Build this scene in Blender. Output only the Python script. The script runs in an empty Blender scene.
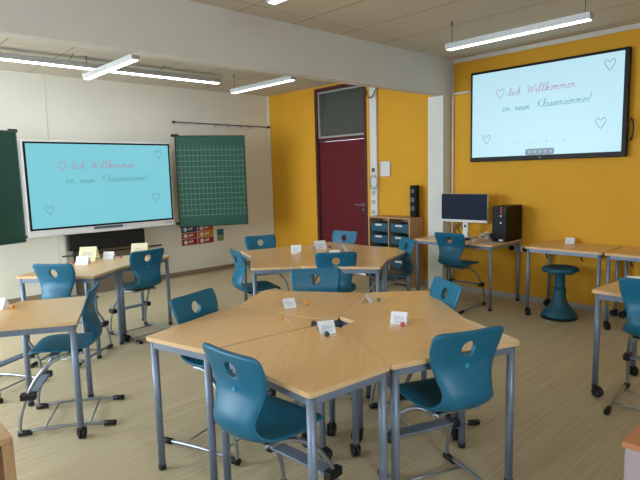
import bpy, bmesh, math, random
from mathutils import Vector, Matrix
random.seed(4)
S = bpy.context.scene
C = S.collection
PI = math.pi
R = math.radians
XR, YF, HC = 6.128, 7.78, 3.0          # yellow wall, front wall, ceiling
XL, YB = -2.4, -2.4                    # window wall, back wall
TZ = 0.76                              # table top height

# ------------------------------------------------------------------ materials
def new_mat(name):
    m = bpy.data.materials.new(name); m.use_nodes = True
    nt = m.node_tree
    return m, nt, nt.nodes['Principled BSDF']
def mat(name, col, rough=.5, metal=0., spec=.5, bump=0., bscale=80., vary=0., vscale=6.):
    m, nt, b = new_mat(name)
    b.inputs['Base Color'].default_value = (*col, 1)
    b.inputs['Roughness'].default_value = rough
    b.inputs['Metallic'].default_value = metal
    b.inputs['Specular IOR Level'].default_value = spec
    tc = nt.nodes.new('ShaderNodeTexCoord')
    n = nt.nodes.new('ShaderNodeTexNoise'); n.inputs['Scale'].default_value = vscale
    n.inputs['Detail'].default_value = 4
    nt.links.new(tc.outputs['Object'], n.inputs['Vector'])
    mx = nt.nodes.new('ShaderNodeMixRGB'); mx.blend_type = 'MULTIPLY'
    mx.inputs['Color1'].default_value = (*col, 1)
    cr = nt.nodes.new('ShaderNodeValToRGB')
    v = max(vary, .02)
    cr.color_ramp.elements[0].position = .3; cr.color_ramp.elements[1].position = .7
    cr.color_ramp.elements[0].color = (1-v, 1-v, 1-v, 1); cr.color_ramp.elements[1].color = (1, 1, 1, 1)
    nt.links.new(n.outputs['Fac'], cr.inputs['Fac'])
    nt.links.new(cr.outputs['Color'], mx.inputs['Color2']); mx.inputs['Fac'].default_value = 1
    nt.links.new(mx.outputs['Color'], b.inputs['Base Color'])
    if bump:
        n2 = nt.nodes.new('ShaderNodeTexNoise'); n2.inputs['Scale'].default_value = bscale
        nt.links.new(tc.outputs['Object'], n2.inputs['Vector'])
        bp = nt.nodes.new('ShaderNodeBump'); bp.inputs['Strength'].default_value = bump
        bp.inputs['Distance'].default_value = .002
        nt.links.new(n2.outputs['Fac'], bp.inputs['Height']); nt.links.new(bp.outputs['Normal'], b.inputs['Normal'])
    return m
def grain_mat(name, c1, c2, stretch, rough, scale=1., spec=.5, mix2=None):
    m, nt, b = new_mat(name)
    tc = nt.nodes.new('ShaderNodeTexCoord'); mp = nt.nodes.new('ShaderNodeMapping')
    mp.inputs['Scale'].default_value = stretch
    n = nt.nodes.new('ShaderNodeTexNoise'); n.inputs['Scale'].default_value = scale; n.inputs['Detail'].default_value = 6
    n.inputs['Roughness'].default_value = .6
    cr = nt.nodes.new('ShaderNodeValToRGB')
    cr.color_ramp.elements[0].position = .32; cr.color_ramp.elements[0].color = (*c1, 1)
    cr.color_ramp.elements[1].position = .68; cr.color_ramp.elements[1].color = (*c2, 1)
    nt.links.new(tc.outputs['Object'], mp.inputs['Vector']); nt.links.new(mp.outputs['Vector'], n.inputs['Vector'])
    nt.links.new(n.outputs['Fac'], cr.inputs['Fac']); nt.links.new(cr.outputs['Color'], b.inputs['Base Color'])
    b.inputs['Roughness'].default_value = rough; b.inputs['Specular IOR Level'].default_value = spec
    return m
def emis(name, col, s):
    m, nt, b = new_mat(name)
    b.inputs['Base Color'].default_value = (col[0]*.06, col[1]*.06, col[2]*.06, 1)
    b.inputs['Emission Color'].default_value = (*col, 1); b.inputs['Emission Strength'].default_value = s
    b.inputs['Roughness'].default_value = .35
    return m
def srgb(r, g, b):
    f = lambda c: (c/255/12.92) if c/255 <= .04045 else ((c/255+.055)/1.055)**2.4
    return (f(r), f(g), f(b))

M = {}
M['wall'] = mat('cream_plaster', srgb(240, 238, 226), .9, bump=.15, bscale=250, vary=.03, vscale=1.5)
M['beam'] = mat('grey_white_plaster', srgb(218, 216, 210), .9, bump=.1, bscale=200, vary=.03)
M['pillar'] = mat('white_pilaster_paint', srgb(226, 226, 222), .8, vary=.03)
M['yellow'] = mat('mustard_yellow_paint', srgb(226, 166, 36), .75, bump=.15, bscale=250, vary=.05, vscale=2)
M['red'] = mat('dark_red_laminate', srgb(104, 30, 38), .65, spec=.25, vary=.08, vscale=3)
M['redframe'] = mat('dark_red_frame_paint', srgb(82, 24, 30), .5, vary=.05)
M['base'] = mat('grey_skirting', srgb(176, 172, 164), .6, vary=.04)
M['baseb'] = mat('brown_skirting', srgb(150, 130, 108), .6, vary=.04)
M['steel'] = mat('blue_grey_powder_coat', srgb(128, 142, 164), .42, .35, vary=.04, vscale=20)
M['chrome'] = mat('satin_steel_tube', srgb(165, 172, 180), .3, .8, vary=.04, vscale=20)
M['black'] = mat('black_plastic', srgb(22, 23, 26), .45, vary=.15, vscale=30)
M['hub'] = mat('dark_grey_hub', srgb(88, 96, 108), .5, vary=.1, vscale=30)
M['white'] = mat('white_plastic', srgb(225, 226, 226), .45, vary=.02)
M['alu'] = mat('white_lamp_housing', srgb(178, 180, 180), .4, .1, vary=.02)
M['paper'] = mat('white_paper', srgb(238, 240, 244), .8, vary=.03, vscale=40)
M['ypaper'] = mat('pale_yellow_paper', srgb(236, 228, 190), .8, vary=.06, vscale=40)
M['blackglass'] = mat('black_glass_bezel', srgb(10, 11, 14), .45, spec=.25, vary=.05)
M['monitor'] = mat('dark_monitor_screen', srgb(22, 32, 56), .5, spec=.15, vary=.05)
M['pc'] = mat('black_pc_case', srgb(14, 14, 16), .5, spec=.25, vary=.2, vscale=20)
M['redplastic'] = mat('red_plastic', srgb(190, 30, 40), .4, vary=.05)
M['orange'] = mat('orange_sweet', srgb(235, 150, 40), .3, vary=.05, vscale=40)
M['green'] = mat('green_sweet', srgb(110, 140, 60), .3, vary=.05, vscale=40)
M['pink'] = mat('pink_sweet', srgb(214, 84, 96), .3, vary=.05, vscale=40)
M['darksweet'] = mat('dark_sweet', srgb(60, 68, 76), .3, vary=.05, vscale=40)
M['tray'] = mat('teal_blue_tray', srgb(22, 84, 108), .5, vary=.06, vscale=10)
M['stool'] = mat('teal_stool_plastic', srgb(26, 92, 116), .5, vary=.06, vscale=10)
M['darkgap'] = mat('dark_recess', srgb(36, 34, 33), .8, vary=.1)
M['wood'] = grain_mat('beech_laminate', srgb(226, 180, 120), srgb(235, 193, 136), (3, 42, 3), .28, 1., .5)
M['edge'] = mat('pale_beech_edge', srgb(226, 190, 142), .45, vary=.06, vscale=30)
M['woodside'] = grain_mat('beech_cabinet_board', srgb(180, 138, 98), srgb(198, 160, 120), (40, 40, 3), .5)
M['lilac'] = mat('pale_lilac_cabinet_front', srgb(176, 160, 166), .5, vary=.03)
M['ink_red'] = emis('pink_ink', srgb(168, 132, 160), .78)
M['ink_green'] = emis('teal_ink', srgb(80, 158, 160), .78)
M['ink_grey'] = emis('slate_ink', srgb(84, 140, 156), .78)
M['tool_grey'] = emis('grey_toolbar', srgb(110, 135, 150), .6)
M['lamp'] = emis('lamp_diffuser', (1, 1, .98), 6.)
M['lamp_board'] = emis('board_lamp_diffuser', (1, 1, .98), 12.)
M['screen_board'] = emis('display_cyan_picture', srgb(124, 200, 214), .74)
M['screen_tv'] = emis('display_pale_blue_picture', srgb(178, 218, 230), .78)
M['cardtext'] = mat('blue_crayon', srgb(140, 155, 205), .8)
M['outside'] = mat('pale_paving', srgb(150, 150, 140), .9)

def shell_mat():
    m, nt, b = new_mat('teal_blue_shell')
    tc = nt.nodes.new('ShaderNodeTexCoord')
    w = nt.nodes.new('ShaderNodeTexWave'); w.bands_direction = 'Y'; w.inputs['Scale'].default_value = 28
    w.inputs['Distortion'].default_value = .6
    nt.links.new(tc.outputs['Object'], w.inputs['Vector'])
    bp = nt.nodes.new('ShaderNodeBump'); bp.inputs['Strength'].default_value = .12; bp.inputs['Distance'].default_value = .001
    nt.links.new(w.outputs['Fac'], bp.inputs['Height']); nt.links.new(bp.outputs['Normal'], b.inputs['Normal'])
    b.inputs['Base Color'].default_value = (*srgb(14, 102, 134), 1)
    b.inputs['Roughness'].default_value = .42
    return m
M['shell'] = shell_mat()

def floor_mat():
    m, nt, b = new_mat('striped_wood_look_linoleum')
    tc = nt.nodes.new('ShaderNodeTexCoord')
    def noise(sc, s, det=4):
        mp = nt.nodes.new('ShaderNodeMapping'); mp.inputs['Scale'].default_value = sc
        n = nt.nodes.new('ShaderNodeTexNoise'); n.inputs['Scale'].default_value = s; n.inputs['Detail'].default_value = det
        nt.links.new(tc.outputs['Object'], mp.inputs['Vector']); nt.links.new(mp.outputs['Vector'], n.inputs['Vector'])
        return n
    a = noise((.55, 34, 1), 1.6); c = noise((1.4, 110, 1), 1.4)
    ad = nt.nodes.new('ShaderNodeMath'); ad.operation = 'ADD'
    nt.links.new(a.outputs['Fac'], ad.inputs[0]); nt.links.new(c.outputs['Fac'], ad.inputs[1])
    ml = nt.nodes.new('ShaderNodeMath'); ml.operation = 'MULTIPLY'; ml.inputs[1].default_value = .5
    nt.links.new(ad.outputs[0], ml.inputs[0])
    cr = nt.nodes.new('ShaderNodeValToRGB')
    cr.color_ramp.elements[0].position = .38; cr.color_ramp.elements[0].color = (*srgb(188, 172, 138), 1)
    cr.color_ramp.elements[1].position = .62; cr.color_ramp.elements[1].color = (*srgb(210, 196, 164), 1)
    nt.links.new(ml.outputs[0], cr.inputs['Fac']); nt.links.new(cr.outputs['Color'], b.inputs['Base Color'])
    b.inputs['Roughness'].default_value = .48; b.inputs['Specular IOR Level'].default_value = .35
    return m
M['floor'] = floor_mat()

def line_mask(nt, coord, period, half, offset=0.):
    """1 on thin lines every `period` metres of the coordinate socket"""
    o = nt.nodes.new('ShaderNodeMath'); o.operation = 'ADD'; o.inputs[1].default_value = offset + half
    nt.links.new(coord, o.inputs[0])
    p = nt.nodes.new('ShaderNodeMath'); p.operation = 'FLOORED_MODULO'; p.inputs[1].default_value = period
    nt.links.new(o.outputs[0], p.inputs[0])
    l = nt.nodes.new('ShaderNodeMath'); l.operation = 'LESS_THAN'; l.inputs[1].default_value = 2*half
    nt.links.new(p.outputs[0], l.inputs[0])
    return l.outputs[0]
def ceiling_mat():
    m, nt, b = new_mat('acoustic_ceiling_panels')
    tc = nt.nodes.new('ShaderNodeTexCoord'); sp = nt.nodes.new('ShaderNodeSeparateXYZ')
    nt.links.new(tc.outputs['Object'], sp.inputs[0])
    lx = line_mask(nt, sp.outputs['X'], .632, .0045, -2.80+.632*10)
    ly = line_mask(nt, sp.outputs['Y'], 2.5, .003, 1.3)
    mx = nt.nodes.new('ShaderNodeMath'); mx.operation = 'MAXIMUM'
    nt.links.new(lx, mx.inputs[0]); nt.links.new(ly, mx.inputs[1])
    n = nt.nodes.new('ShaderNodeTexNoise'); n.inputs['Scale'].default_value = 40; n.inputs['Detail'].default_value = 5
    nt.links.new(tc.outputs['Object'], n.inputs['Vector'])
    cr = nt.nodes.new('ShaderNodeValToRGB')
    cr.color_ramp.elements[0].color = (*srgb(206, 196, 180), 1); cr.color_ramp.elements[1].color = (*srgb(222, 213, 198), 1)
    nt.links.new(n.outputs['Fac'], cr.inputs['Fac'])
    c = nt.nodes.new('ShaderNodeMixRGB'); c.inputs['Color2'].default_value = (*srgb(128, 114, 98), 1)
    nt.links.new(mx.outputs[0], c.inputs['Fac']); nt.links.new(cr.outputs['Color'], c.inputs['Color1'])
    nt.links.new(c.outputs['Color'], b.inputs['Base Color']); b.inputs['Roughness'].default_value = .95
    return m
M['ceiling'] = ceiling_mat()
def chalk_mat(name, grid):
    m, nt, b = new_mat(name)
    green = (*srgb(32, 80, 68), 1) if grid else (*srgb(24, 66, 56), 1)
    b.inputs['Base Color'].default_value = green; b.inputs['Roughness'].default_value = .55
    tc = nt.nodes.new('ShaderNodeTexCoord')
    n = nt.nodes.new('ShaderNodeTexNoise'); n.inputs['Scale'].default_value = 3
    nt.links.new(tc.outputs['Object'], n.inputs['Vector'])
    c0 = nt.nodes.new('ShaderNodeMixRGB'); c0.blend_type = 'MIX'
    c0.inputs['Color1'].default_value = green; c0.inputs['Color2'].default_value = (green[0]*1.25, green[1]*1.2, green[2]*1.2, 1)
    nt.links.new(n.outputs['Fac'], c0.inputs['Fac']); nt.links.new(c0.outputs['Color'], b.inputs['Base Color'])
    if grid:
        sp = nt.nodes.new('ShaderNodeSeparateXYZ'); nt.links.new(tc.outputs['Object'], sp.inputs[0])
        lx = line_mask(nt, sp.outputs['X'], .0625, .0035)
        lz = line_mask(nt, sp.outputs['Z'], .083, .0045)
        mx = nt.nodes.new('ShaderNodeMath'); mx.operation = 'MAXIMUM'
        nt.links.new(lx, mx.inputs[0]); nt.links.new(lz, mx.inputs[1])
        # the ruling stops short of the board's upper and lower edge
        g = nt.nodes.new('ShaderNodeMath'); g.operation = 'ABSOLUTE'
        s0 = nt.nodes.new('ShaderNodeMath'); s0.operation = 'SUBTRACT'; s0.inputs[1].default_value = .685
        nt.links.new(sp.outputs['Z'], s0.inputs[0]); nt.links.new(s0.outputs[0], g.inputs[0])
        l = nt.nodes.new('ShaderNodeMath'); l.operation = 'LESS_THAN'; l.inputs[1].default_value = .545
        nt.links.new(g.outputs[0], l.inputs[0])
        mu = nt.nodes.new('ShaderNodeMath'); mu.operation = 'MULTIPLY'
        nt.links.new(mx.outputs[0], mu.inputs[0]); nt.links.new(l.outputs[0], mu.inputs[1])
        f = nt.nodes.new('ShaderNodeMath'); f.operation = 'MULTIPLY'; f.inputs[1].default_value = .36
        nt.links.new(mu.outputs[0], f.inputs[0])
        c = nt.nodes.new('ShaderNodeMixRGB'); c.inputs['Color2'].default_value = (*srgb(150, 190, 172), 1)
        nt.links.new(f.outputs[0], c.inputs['Fac']); nt.links.new(c0.outputs['Color'], c.inputs['Color1'])
        nt.links.new(c.outputs['Color'], b.inputs['Base Color'])
    return m
M['chalk_grid'] = chalk_mat('ruled_green_chalkboard', True)
M['chalk'] = chalk_mat('plain_green_chalkboard', False)
def glass_mat(name, tint):
    m, nt, b = new_mat(name)
    b.inputs['Base Color'].default_value = (*tint, 1); b.inputs['Roughness'].default_value = .05
    b.inputs['Transmission Weight'].default_value = .85; b.inputs['IOR'].default_value = 1.1
    return m
M['glass'] = glass_mat('tinted_transom_glass', srgb(170, 176, 168))

# ------------------------------------------------------------------ geometry
class MB:
    def __init__(s): s.bm = bmesh.new()
    def box(s, x0, y0, z0, x1, y1, z1, bev=0., seg=2, rot=None):
        vs = [s.bm.verts.new((x, y, z)) for x in (x0, x1) for y in (y0, y1) for z in (z0, z1)]
        fs = [s.bm.faces.new([vs[i] for i in f]) for f in ((0, 1, 3, 2), (4, 6, 7, 5), (0, 4, 5, 1), (2, 3, 7, 6), (0, 2, 6, 4), (1, 5, 7, 3))]
        if bev:
            es = list({e for f in fs for e in f.edges})
            r = bmesh.ops.bevel(s.bm, geom=es, offset=bev, segments=seg, affect='EDGES', profile=.5)
            if rot: vs = list({v for f in r['faces'] for v in f.verts} | {v for v in vs if v.is_valid})
        if rot:
            bmesh.ops.transform(s.bm, matrix=rot, verts=[v for v in vs if v.is_valid])
        return s
    def prism(s, poly, z0, z1, bev=0., seg=2):
        a = [s.bm.verts.new((x, y, z0)) for x, y in poly]; b = [s.bm.verts.new((x, y, z1)) for x, y in poly]
        n = len(poly)
        f0 = s.bm.faces.new(a[::-1]); f1 = s.bm.faces.new(b)
        for i in range(n): s.bm.faces.new((a[i], a[(i+1) % n], b[(i+1) % n], b[i]))
        if bev:
            bmesh.ops.bevel(s.bm, geom=list(f0.edges)+list(f1.edges), offset=bev, segments=seg, affect='EDGES', profile=.5)
        return s
    def tube(s, pts, r, n=12, cap=True):
        pts = [Vector(p) for p in pts]; rings = []
        rs = r if isinstance(r, (list, tuple)) else [r]*len(pts)
        up = None
        for i, p in enumerate(pts):
            if i == 0: t = pts[1]-p
            elif i == len(pts)-1: t = p-pts[i-1]
            else: t = (pts[i+1]-p).normalized()+(p-pts[i-1]).normalized()
            t.normalize()
            if up is None:
                up = Vector((0, 0, 1)) if abs(t.z) < .9 else Vector((1, 0, 0))
            a = up - t*up.dot(t); a.normalize(); up = a; b = t.cross(a)
            rings.append([s.bm.verts.new(p+(a*math.cos(2*PI*k/n)+b*math.sin(2*PI*k/n))*rs[i]) for k in range(n)])
        for A, B in zip(rings, rings[1:]):
            for k in range(n): s.bm.faces.new((A[k], A[(k+1) % n], B[(k+1) % n], B[k])).smooth = True
        if cap:
            s.bm.faces.new(rings[0][::-1]); s.bm.faces.new(rings[-1])
        return s
    def lathe(s, prof, n=32, at=(0, 0, 0), axis='Z', smooth=True):
        rings = []
        for r, h in prof:
            ring = []
            for k in range(n):
                c, d = math.cos(2*PI*k/n)*r, math.sin(2*PI*k/n)*r
                p = (c, d, h) if axis == 'Z' else ((h, c, d) if axis == 'X' else (d, h, c))
                ring.append(s.bm.verts.new((p[0]+at[0], p[1]+at[1], p[2]+at[2])))
            rings.append(ring)
        for A, B in zip(rings, rings[1:]):
            for k in range(n):
                s.bm.faces.new((A[k], A[(k+1) % n], B[(k+1) % n], B[k])).smooth = smooth
        s.bm.faces.new(rings[0][::-1]); s.bm.faces.new(rings[-1])
        return s
    def ribbon(s, pts, w, y, d=.0015):
        """flat pen stroke in the XZ plane at depth y, given width and thickness d"""
        P = [Vector((p[0], p[1])) for p in pts]; L = []
        for i, p in enumerate(P):
            t = (P[min(i+1, len(P)-1)]-P[max(i-1, 0)])
            if t.length < 1e-9: t = Vector((1, 0))
            t.normalize(); nrm = Vector((-t.y, t.x))*w/2
            L.append([s.bm.verts.new((q.x, yy, q.y)) for yy in (y, y-d) for q in (p+nrm, p-nrm)])
        for A, B in zip(L, L[1:]):
            for i, j in ((0, 1), (1, 3), (3, 2), (2, 0)): s.bm.faces.new((A[i], A[j], B[j], B[i]))
        for E_ in (L[0], L[-1]): s.bm.faces.new((E_[0], E_[1], E_[3], E_[2]))
        return s
    def build(s, name, m, parent=None, loc=None, auto=True):
        bmesh.ops.recalc_face_normals(s.bm, faces=s.bm.faces)
        me = bpy.data.meshes.new(name); s.bm.to_mesh(me); s.bm.free()
        for mm in (m if isinstance(m, (list, tuple)) else [m]): me.materials.append(mm)
        if not me.materials: pass
        o = bpy.data.objects.new(name, me); C.objects.link(o)
        if parent is not None: o.parent = parent
        if loc is not None: o.location = loc
        return o
def spline(pts, n=6, closed=False):
    P = [Vector(p) for p in pts]; out = []
    N = len(P)
    for i in range(N if closed else N-1):
        g = (lambda k: P[k % N]) if closed else (lambda k: P[min(max(k, 0), N-1)])
        a, b, c, d = g(i-1), g(i), g(i+1), g(i+2)
        for k in range(n):
            t = k/n
            out.append(.5*((2*b)+(c-a)*t+(2*a-5*b+4*c-d)*t*t+(3*b-a-3*c+d)*t**3))
    if not closed: out.append(P[-1])
    return out
def rounded(poly, r, n=5):
    out = []; N = len(poly)
    for i in range(N):
        p = Vector(poly[i]); a = (Vector(poly[i-1])-p); b = (Vector(poly[(i+1) % N])-p)
        k = min(r, a.length*.4, b.length*.4); a = p+a.normalized()*k; b = p+b.normalized()*k
        for j in range(n+1):
            t = j/n; out.append(tuple(a*(1-t)**2+p*2*t*(1-t)+b*t*t))
    return out
def tag(o, label=None, cat=None, group=None, kind=None):
    if label: o['label'] = label
    if cat: o['category'] = cat
    if group: o['group'] = group
    if kind: o['kind'] = kind
    return o
def empty(name, loc=(0, 0, 0), rz=0., label=None, cat=None, group=None):
    o = bpy.data.objects.new(name, None); o.empty_display_size = .1; C.objects.link(o)
    o.location = loc; o.rotation_euler = (0, 0, rz)
    return tag(o, label, cat, group)
def copy_tree(o, parent=None):
    c = o.copy(); C.objects.link(c)
    if parent is not None: c.parent = parent
    for ch in list(o.children): copy_tree(ch, c)
    return c
def struct(name, mb, m):
    return tag(mb.build(name, m), kind='structure')

# ------------------------------------------------------------------ room
struct('floor', MB().box(XL-.1, YB-.1, -.1, XR+.25, YF+.1, 0), M['floor'])
struct('ceiling', MB().box(XL-.1, YB-.1, HC, XR+.25, YF+.1, HC+.1), M['ceiling'])
struct('wall_front', MB().box(XL, YF, 0, XR, YF+.1, HC), M['wall'])
WX0, WX1 = -.5, .75
struct('wall_back', MB().box(XL, YB-.1, 0, WX0, YB, HC).box(WX1, YB-.1, 0, XR, YB, HC).box(WX0, YB-.1, 0, WX1, YB, 1.3).box(WX0, YB-.1, 2.6, WX1, YB, HC), M['wall'])
f = MB()
for q in ((WX0, 1.3, WX1, 1.36), (WX0, 2.54, WX1, 2.6), (WX0, 1.36, WX0+.06, 2.54), (WX1-.06, 1.36, WX1, 2.54)):
    f.box(q[0], YB-.08, q[1], q[2], YB-.03, q[3])
struct('window_4', f, M['white'])  # unseen window behind the camera, added to light the beam front
# yellow wall with the door opening
DY0, DY1, DH = 5.43, 6.56, 2.965
w = MB().box(XR, YB, 0, XR+.25, DY0, HC).box(XR, DY1, 0, XR+.25, YF+.1, HC).box(XR, DY0, DH, XR+.25, DY1, HC)
struct('wall_right', w, M['yellow'])
# window wall with openings
wins = [(1.8, 2.5), (4.2, 5.7), (5.95, 7.5)]
wb = MB(); ys = [YB] + [v for w_ in wins for v in w_] + [YF]
for i in range(0, len(ys), 2): wb.box(XL-.2, ys[i], 0, XL, ys[i+1], HC)
for a, b in wins: wb.box(XL-.2, a, 0, XL, b, .9).box(XL-.2, a, 2.75, XL, b, HC)
struct('wall_left', wb, M['wall'])
for i, (a, b) in enumerate(wins):
    f = MB(); m_ = (a+b)/2
    for q in ((a, .9, b, .96), (a, 2.69, b, 2.75), (a, .96, a+.06, 2.69), (b-.06, .96, b, 2.69), (m_-.04, .96, m_+.04, 2.69)):
        f.box(XL-.14, q[0], q[1], XL-.08, q[2], q[3])
    struct('window_%d' % (i+1), f, M['white'])
struct('beam', MB().box(XL, 3.94, 2.55, XR, 4.08, HC), M['beam'])
struct('pillar', MB().box(5.96, 3.97, 0, XR, 4.205, 2.55), M['pillar'])
# skirting
struct('baseboard_front', MB().box(XL, YF-.015, 0, XR, YF, .07, .004), M['baseb'])
struct('baseboard_right', MB().box(XR-.015, YB, 0, XR, 3.97, .07, .004), M['base'])
struct('baseboard_right_rear', MB().box(XR-.015, 4.205, 0, XR, DY0-.02, .07, .004).box(XR-.015, DY1+.02, 0, XR, YF-.015, .07, .004), M['base'])
struct('trim_1', MB().box(XR-.012, YB, HC-.05, XR, 3.94, HC, .003), M['beam'])
struct('trim_2', MB().box(XR-.03, YF-.02, 0.07, XR, YF, HC, .003), M['wall'])
struct('trim_3', MB().box(2.345, YF-.004, 0.07, 2.357, YF, HC), M['beam'])
# the door: frame, leaf, transom
dr = empty('door_1', (XR, (DY0+DY1)/2, 0)); tag(dr, kind='structure')
hw = (DY1-DY0)/2
f = MB()
f.box(-.012, -hw, 0, .2, -hw+.05, DH).box(-.012, hw-.05, 0, .2, hw, DH).box(-.012, -hw+.05, DH-.05, .2, hw-.05, DH).box(.02, -hw+.05, 2.115, .12, hw-.05, 2.165)
f.build('door_frame', M['redframe'], dr)
MB().box(.04, -hw+.055, .008, .085, hw-.055, 2.11, .003).build('door_leaf', M['red'], dr)
t = MB(); y0, y1, z0, z1 = -hw+.055, hw-.055, 2.17, DH-.055
for q in ((y0, z0, y1, z0+.025), (y0, z1-.025, y1, z1), (y0, z0+.025, y0+.02, z1-.025), (y1-.02, z0+.025, y1, z1-.025)):
    t.box(.015, q[0], q[1], .06, q[2], q[3])
t.build('transom_frame', M['base'], dr)
MB().box(.035, y0+.02, z0+.025, .041, y1-.02, z1-.025).build('transom_glass', M['glass'], dr)
MB().box(.19, y0-.03, z0-.03, .22, y1+.03, z1+.03).build('corridor_backing', mat('grey_corridor_panel', srgb(120, 118, 108), .8, vary=.1, vscale=2), dr)  # plain backing panel added behind the glass, standing for the dim corridor
h = MB().tube([(.04, -hw+.12, 1.1), (-.02, -hw+.12, 1.1)], .011).tube(spline([(-.02, -hw+.12, 1.1), (-.025, -hw+.15, 1.1), (-.022, -hw+.25, 1.1)]), .009)
h.lathe([(.026, .03), (.026, .042)], at=(0, -hw+.12, 1.1), axis='X').lathe([(.024, .03), (.024, .042)], at=(0, -hw+.12, 1.02), axis='X').tube([(.04, -hw+.12, 1.02), (.01, -hw+.12, 1.02)], .008)
h.build('door_handle', M['chrome'], dr)

# ------------------------------------------------------------------ wall fittings
duct = empty('cable_duct', (XR, 5.27, 0), 0, 'white vertical cable duct on yellow wall beside the red door', 'cable duct')
MB().box(-.045, -.065, .0, -.001, .065, 2.86, .006).build('channel', M['white'], duct)
for z in (1.0, 1.15, 1.29, 1.63):
    MB().box(-.052, -.03, z-.03, -.0455, .03, z+.03, .003).build('socket', M['alu'] if z < 1.6 else M['hub'], duct)
o = MB().tube(spline([(0, .09, 0), (-.02, .075, -.06), (-.03, .02, -.12), (-.03, -.05, -.1), (-.02, -.08, -.03), (0, -.13, 0.02)]), .008, 8).build('cable_loop', M['black'], None, (XR-.06, 5.27, 2.80))
tag(o, 'black cable loop hanging at the top of the white cable duct', 'cable')
coil = MB()
for r_ in (.085, .068): coil.tube(spline([(-.004*math.sin(a), r_*math.cos(a), r_*1.25*math.sin(a)) for a in [2*PI*k/16 for k in range(17)]], 2), .005, 6)
tag(coil.build('wire_coil', M['base'], None, (XR-.07, 5.25, 1.45)), 'thin coil of wire hung on the white cable duct', 'wire')
tag(MB().box(-.03, -.09, -.11, -.001, .09, .11, .008).build('wall_box', M['white'], None, (XR, 5.06, 1.64)), 'small white square panel on the yellow wall above the tray cabinet', 'wall panel')
tag(MB().tube([(XR-.02, 3.92, .08), (XR-.02, 3.92, 2.94)], .013).build('conduit_pipe', M['white']), 'white vertical conduit running up the wall beside the pillar', 'pipe')
tag(MB().tube([(XR-.02, 3.90, 2.57), (XR-.02, 3.66, 2.57)], .014).build('conduit_pipe', M['white']), 'short white conduit running from the pillar to the wall screen', 'pipe')
rail = empty('map_rail', (0, YF, 0), 0, 'long thin dark rail on the cream wall above the ruled chalkboard', 'rail')
MB().tube([(4.2, -.04, 2.46), (6.07, -.04, 2.45)], .009).build('rod', M['hub'], rail)
for x in (4.2, 6.07): MB().lathe([(.018, 0), (.018, -.06)], 12, (x, 0, 2.46 if x < 5 else 2.45), 'Y').build('end_stop', M['black'], rail)
for x in (4.95, 5.2, 5.45, 5.65): MB().box(x-.008, -.05, 2.41, x+.008, -.03, 2.45).build('hook', M['base'], rail)
# posters
def poster(x0, x1, z0, z1, rows, label):
    e = empty('poster', ((x0+x1)/2, YF, z0), 0, label, 'poster', 'coloured posters below the ruled chalkboard')
    hh = (z1-z0)/len(rows); w2 = (x1-x0)/2
    for i, c in enumerate(rows):
        MB().box(-w2, -.006, i*hh+.003, w2, -.001, (i+1)*hh-.003).build('panel', mat('poster_ink', srgb(*c), .6, vary=.1), e)
        q = MB()
        q.lathe([(.035, -.0062), (.035, -.0085)], 14, (-w2+.07, 0, (i+.5)*hh), 'Y')
        q.box(-w2+.13, -.0085, (i+.35)*hh, -w2+.16, -.0062, (i+.7)*hh).box(-w2+.175, -.0085, (i+.4)*hh, -w2+.2, -.0062, (i+.8)*hh)
        q.build('drawing', M['paper'], e)
poster(4.235, 4.52, .485, .80, [(172, 30, 42), (196, 70, 66), (56, 74, 128)], 'poster with blue top and red rows, beside the display end')
poster(4.535, 4.83, .485, .80, [(178, 46, 48), (222, 150, 30), (200, 90, 70)], 'poster with orange middle row, between two other wall notices')
e = empty('wall_notice', (4.97, YF, .50), 0, 'small blue and green notice on the wall right of the posters', 'notice')
MB().box(-.065, -.006, .09, .065, -.001, .20).build('upper_panel', mat('notice_blue', srgb(60, 104, 124), .6), e)
MB().box(-.065, -.006, 0, .065, -.001, .085).build('lower_panel', mat('notice_green', srgb(130, 150, 84), .6), e)

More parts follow.
